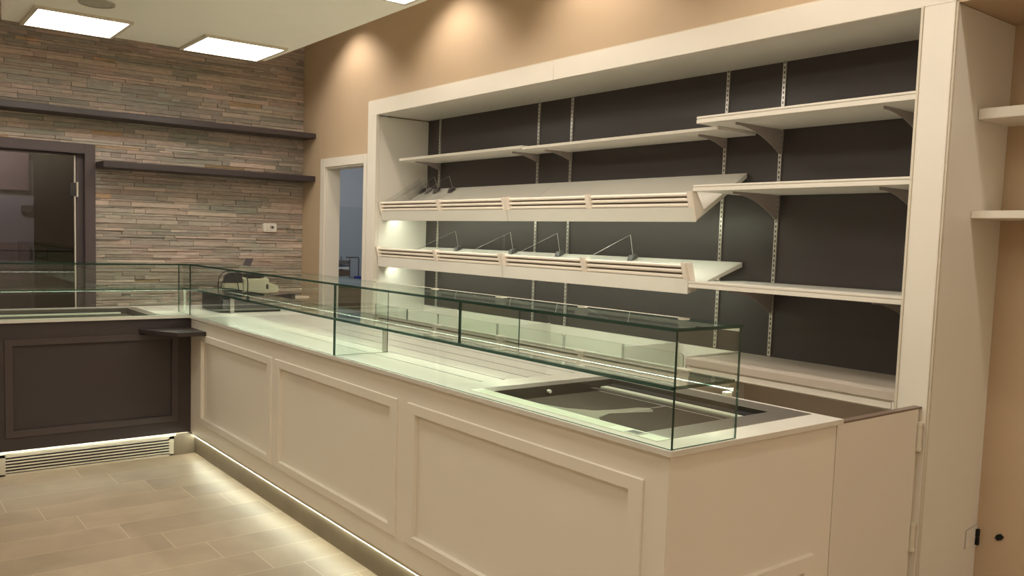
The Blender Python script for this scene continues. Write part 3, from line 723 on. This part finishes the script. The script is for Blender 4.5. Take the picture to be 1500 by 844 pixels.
# ------------------------------------------------------------------ glass cases
ZG, ZS, XG, XB = 1.3158, 1.1487, -1.4828, -1.1848
YG = YE + .0081
EDGE = dict()
def pane(x0, x1, y0, y1, z0, z1, faces, name, parent):
    """faces: indices (bottom top y0 y1 x0 x1) of the two large clear faces; the rest is edge"""
    sides = {i: 1 for i in range(6) if i not in faces}
    return B(x0, x1, y0, y1, z0, z1, mi=0, sides=sides).build(name, ['glass', 'glass_edge'], parent)
gc = thing('glass_case', 'long two tier glass display case on the white counter', 'glass display case', (-1.33, -3.6, ZC))
T = .008
pane(XG - .002, XB, YG - .002, YL + .008, ZG - .010, ZG, (0, 1), 'top_pane', gc)
for (a, b) in ((YG, -4.682), (-4.678, -3.644), (-3.636, YL + .016)):
    pane(XG, XG + T, a, b, ZS + .0005, ZG - .010, (4, 5), 'front_pane', gc)
for (a, b) in ((YG, -3.644), (-3.636, YL + .016)):
    pane(XG, XG + T, a, b, ZC + .001, ZS - .0105, (4, 5), 'front_pane', gc)
pane(XG + T, XB - .003, YG, YG + T, ZC + .001, ZG - .010, (2, 3), 'end_pane', gc)
pane(XG, XB - .012, YG + T + .001, YL + .02, ZS - .010, ZS, (0, 1), 'shelf_pane', gc)
pane(XG + T + .001, XB - .002, -3.644, -3.636, ZC + .001, ZS - .010, (2, 3), 'divider_pane', gc)
pane(XG + T + .001, XB - .002, -3.644, -3.636, ZS, ZG - .010, (2, 3), 'divider_pane', gc)
pane(XG + T + .001, XB - .002, -4.684, -4.676, ZS, ZG - .010, (2, 3), 'divider_pane', gc)
for y in (-1.47, -3.610):
    B(XB - .012, XB + .016, y - .006, y + .006, ZC + .0005, ZS - .010).build('post', 'steel', gc, .001)
lp = B(XB - .038, XB - .014, YG + T + .002, YL + .02, ZS - .026, ZS - .0105).box(XB - .0165, XB - .0140, YG + T + .002, YL + .02, ZS - .036, ZS - .026).build('light_profile', 'steel', gc)  # rear lip added to hold back the strip's light behind the case
MB().strip([(XB - .035, ZS - .0275), (XB - .035, ZS - .026), (XB - .017, ZS - .026), (XB - .017, ZS - .0275)], 'y', YG + T + .004, YL + .018).build('light_strip', 'case_led', lp)
lb = MB(); yy = YG + .03
while yy < YL:
    lb.box(XB - .0395, XB - .0380, yy, yy + .010, ZS - .0225, ZS - .0145); yy += .016
lb.build('light_dots', 'case_dot', lp) if False else None
B(XB - .004, XB + .004, YG + .01, YL, ZG - .022, ZG - .0105).build('rear_profile', 'white_plastic', gc, .001)
for y in (-4.064, -4.55, -5.035, -5.53):
    B(XB - .012, XB + .012, y - .028, y + .028, ZG - .034, ZG - .0105).build('flap_clip', 'white_plastic', gc, .003)
for y in (-4.085, -4.56, -5.04, -5.53):
    B(XB - .012, XB + .010, y - .026, y + .026, ZS - .034, ZS + .004).build('shelf_clip', 'white_plastic', gc, .003)
B(XB - .045, XB - .020, YG + T + .001, YG + .030, ZS - .052, ZS - .038).build('corner_clip', 'white_plastic', gc, .002)
gl = thing('glass_case', 'two tier glass display case on the dark counter', 'glass display case', (-2.5, -1.35, ZC))
pane(-3.6, XG - .004, YL + .008, YL + .306, ZG - .010, ZG, (0, 1), 'top_pane', gl)
pane(-3.6, XG - .001, YL + .008, YL + .016, ZC + .001, ZG - .010, (2, 3), 'front_pane', gl)
pane(-3.6, XG - .002, YL + .018, YL + .295, ZS - .010, ZS, (0, 1), 'shelf_pane', gl)
pane(XG - .0015, XG + .0065, YL + .018, YL + .266, ZC + .001, ZG - .011, (4, 5), 'end_pane', gl)
B(-1.452, -1.434, YL + .25, YL + .262, ZC + .0005, ZS - .010).build('post', 'steel', gl, .001)
lp = B(-3.6, XG - .004, YL + .262, YL + .286, ZS - .026, ZS - .0105).build('light_profile', 'steel', gl, .001)
MB().strip([(YL + .265, ZS - .0275), (YL + .265, ZS - .026), (YL + .283, ZS - .026), (YL + .283, ZS - .0275)], 'x', -3.59, XG - .008).build('light_strip', 'case_led', lp)

# ------------------------------------------------------------------ till corner
dr = thing('cash_drawer', 'black cash drawer in the corner of the worktop under the till', 'cash drawer', (-1.02, -1.2, ZC))
B(-1.245, -.795, -1.405, -1.02, ZC + .0005, 1.085).build('case', 'black_plastic', dr, .004)
B(-1.232, -.808, -1.411, -1.405, ZC + .012, 1.066).build('drawer_front', 'grey_plastic', dr, .003)
MB().cyl((-1.02, -1.411, 1.05), (-1.02, -1.415, 1.05), .010, 16).build('lock', 'steel', dr)
rp = thing('receipt_printer', 'beige boxy till printer with a black top on the cash drawer', 'till printer', (-.90, -1.15, 1.085))
MB().prism([(-1.20, 1.0855), (-1.20, 1.195), (-1.14, 1.205), (-1.03, 1.175), (-1.03, 1.0855)], 'x', -.998, -.803).build('case', 'beige_plastic', rp, .004)
B(-.975, -.832, -1.19, -1.10, 1.206, 1.232).build('paper_cover', 'black_plastic', rp, .004)
B(-.825, -.808, -1.203, -1.199, 1.118, 1.155).build('power_switch', 'black_plastic', rp)
MB().prism([(-.803, 1.17), (-.803, 1.09), (-.715, 1.09), (-.715, 1.14)], 'y', -1.17, -1.06).build('side_tray', 'beige_plastic', rp, .002)
cd = thing('customer_display', 'grey rounded display with a pale base beside the till printer', 'display', (-1.07, -1.2, 1.085))
MB().prism([(-1.145, 1.165), (-1.135, 1.22), (-1.10, 1.243), (-1.01, 1.240), (-1.005, 1.165)], 'y', -1.20, -1.165).build('screen', 'screen', cd, .003)
B(-1.14, -1.005, -1.205, -1.12, 1.0855, 1.165).build('base', 'beige_plastic', cd, .004)
def arc(pts, n=8):
    out = []
    P = [Vector(p) for p in pts]; P = [P[0]] + P + [P[-1]]
    for i in range(1, len(P) - 2):
        for k in range(n):
            t = k / n; a, b, c, d_ = P[i - 1], P[i], P[i + 1], P[i + 2]
            out.append(.5 * ((2 * b) + (-a + c) * t + (2 * a - 5 * b + 4 * c - d_) * t * t + (-a + 3 * b - 3 * c + d_) * t ** 3))
    out.append(P[-2]); return out
cb = MB(); cb.tube(arc([(-1.20, -1.23, 1.087), (-1.198, -1.23, 1.14), (-1.195, -1.23, 1.195), (-1.172, -1.23, 1.235), (-1.125, -1.23, 1.256), (-1.06, -1.23, 1.248), (-1.00, -1.23, 1.218), (-.983, -1.24, 1.18), (-.985, -1.24, 1.087)]), .004)
tag(cb.build('cable', 'black_plastic', smooth=True), 'black cable arching over the small display', 'cable', 'cables at the till')
cb = MB(); cb.tube(arc([(-1.172, -1.215, 1.087), (-1.170, -1.215, 1.14), (-1.158, -1.215, 1.185), (-1.13, -1.215, 1.225), (-1.085, -1.215, 1.238), (-1.052, -1.215, 1.175), (-1.036, -1.215, 1.087)]), .0035)
tag(cb.build('cable', 'black_plastic', smooth=True), 'black cable bent in a tighter loop inside the larger arch', 'cable', 'cables at the till')
ts = thing('till_screen', 'tilted dark till screen on a stand behind the glass case corner', 'till screen', (-.86, -1.0, ZC))
MB().prism([(-1.03, 1.270), (-.93, 1.338), (-.925, 1.330), (-1.025, 1.262)], 'y', -1.0, -.99) if False else None
q = [(-.930, -1.00, 1.284), (-.866, -.99, 1.284), (-.806, -.90, 1.340), (-.870, -.91, 1.340)]
off = Vector((-.002, .010, -.010))
sc = MB(); sc.add(q + [tuple(Vector(p) + off) for p in q], [(0, 1, 2, 3), (7, 6, 5, 4), (0, 4, 5, 1), (1, 5, 6, 2), (2, 6, 7, 3), (3, 7, 4, 0)]); sc.build('screen', 'screen', ts, .002)
MB().cyl((-.868, -.945, 1.305), (-.868, -.93, ZC + .012), .012, 12).build('neck', 'black_plastic', ts)
MB().cyl((-.868, -.93, ZC + .0005), (-.868, -.93, ZC + .013), .07, 24).build('foot', 'black_plastic', ts)
ct = thing('card_terminal', 'black wedge shaped card terminal with a pale tray near the white doorway', 'card terminal', (-.62, -.95, ZC))
B(-.72, -.63, -.99, -.91, ZC + .0005, 1.03).build('stand', 'grey_plastic', ct, .004)
MB().prism([(-.73, 1.040), (-.50, 1.062), (-.50, 1.020), (-.60, 1.030)], 'y', -1.0, -.90).build('body', 'black_plastic', ct, .003)
tp = [(-.50, -1.0), (-.42, -1.0), (-.375, -.985), (-.36, -.95), (-.375, -.915), (-.42, -.90), (-.50, -.90)]
MB().prism(tp, 'z', 1.022, 1.040).build('tray', 'pale_tray', ct, .003)

# ------------------------------------------------------------------ swing gate
sg = thing('swing_gate', 'low white swing gate between the counter end and the pilaster', 'gate', (-.32, -5.72, 0))
B(-.6085, -.040, -5.732, -5.708, .08, .944).build('panel', 'lacquer', sg, .001)
B(-.6085, -.012, -5.732, -5.700, .944, .951).build('top_edge', 'brown_edge', sg, .001)
B(-.036, -.013, -5.722, -5.690, 0, .944).build('hinge_post', 'cream_metal', sg, .001)
for (a, b) in ((.785, .885), (.385, .485)):
    hm = MB(); hm.cyl((-.026, -5.734, a), (-.026, -5.734, b), .012, 16)
    for zz in (a, b): hm.cyl((-.026, -5.734, zz - .006), (-.026, -5.734, zz + .006), .0145, 16)
    hm.build('hinge', 'cream_metal', sg, smooth=True)

# ------------------------------------------------------------------ world and view
w = bpy.data.worlds.new('world'); S.world = w; w.use_nodes = True
w.node_tree.nodes['Background'].inputs[0].default_value = (1, .9, .75, 1); w.node_tree.nodes['Background'].inputs[1].default_value = .05
S.view_settings.view_transform = 'Standard'; S.view_settings.look = 'None'; S.view_settings.gamma = 1; S.view_settings.exposure = 0.0
S.view_settings.use_curve_mapping = False
S.cycles.transparent_max_bounces = 40; S.cycles.max_bounces = 12; S.cycles.diffuse_bounces = 10; S.cycles.glossy_bounces = 6
S.cycles.use_denoising = True
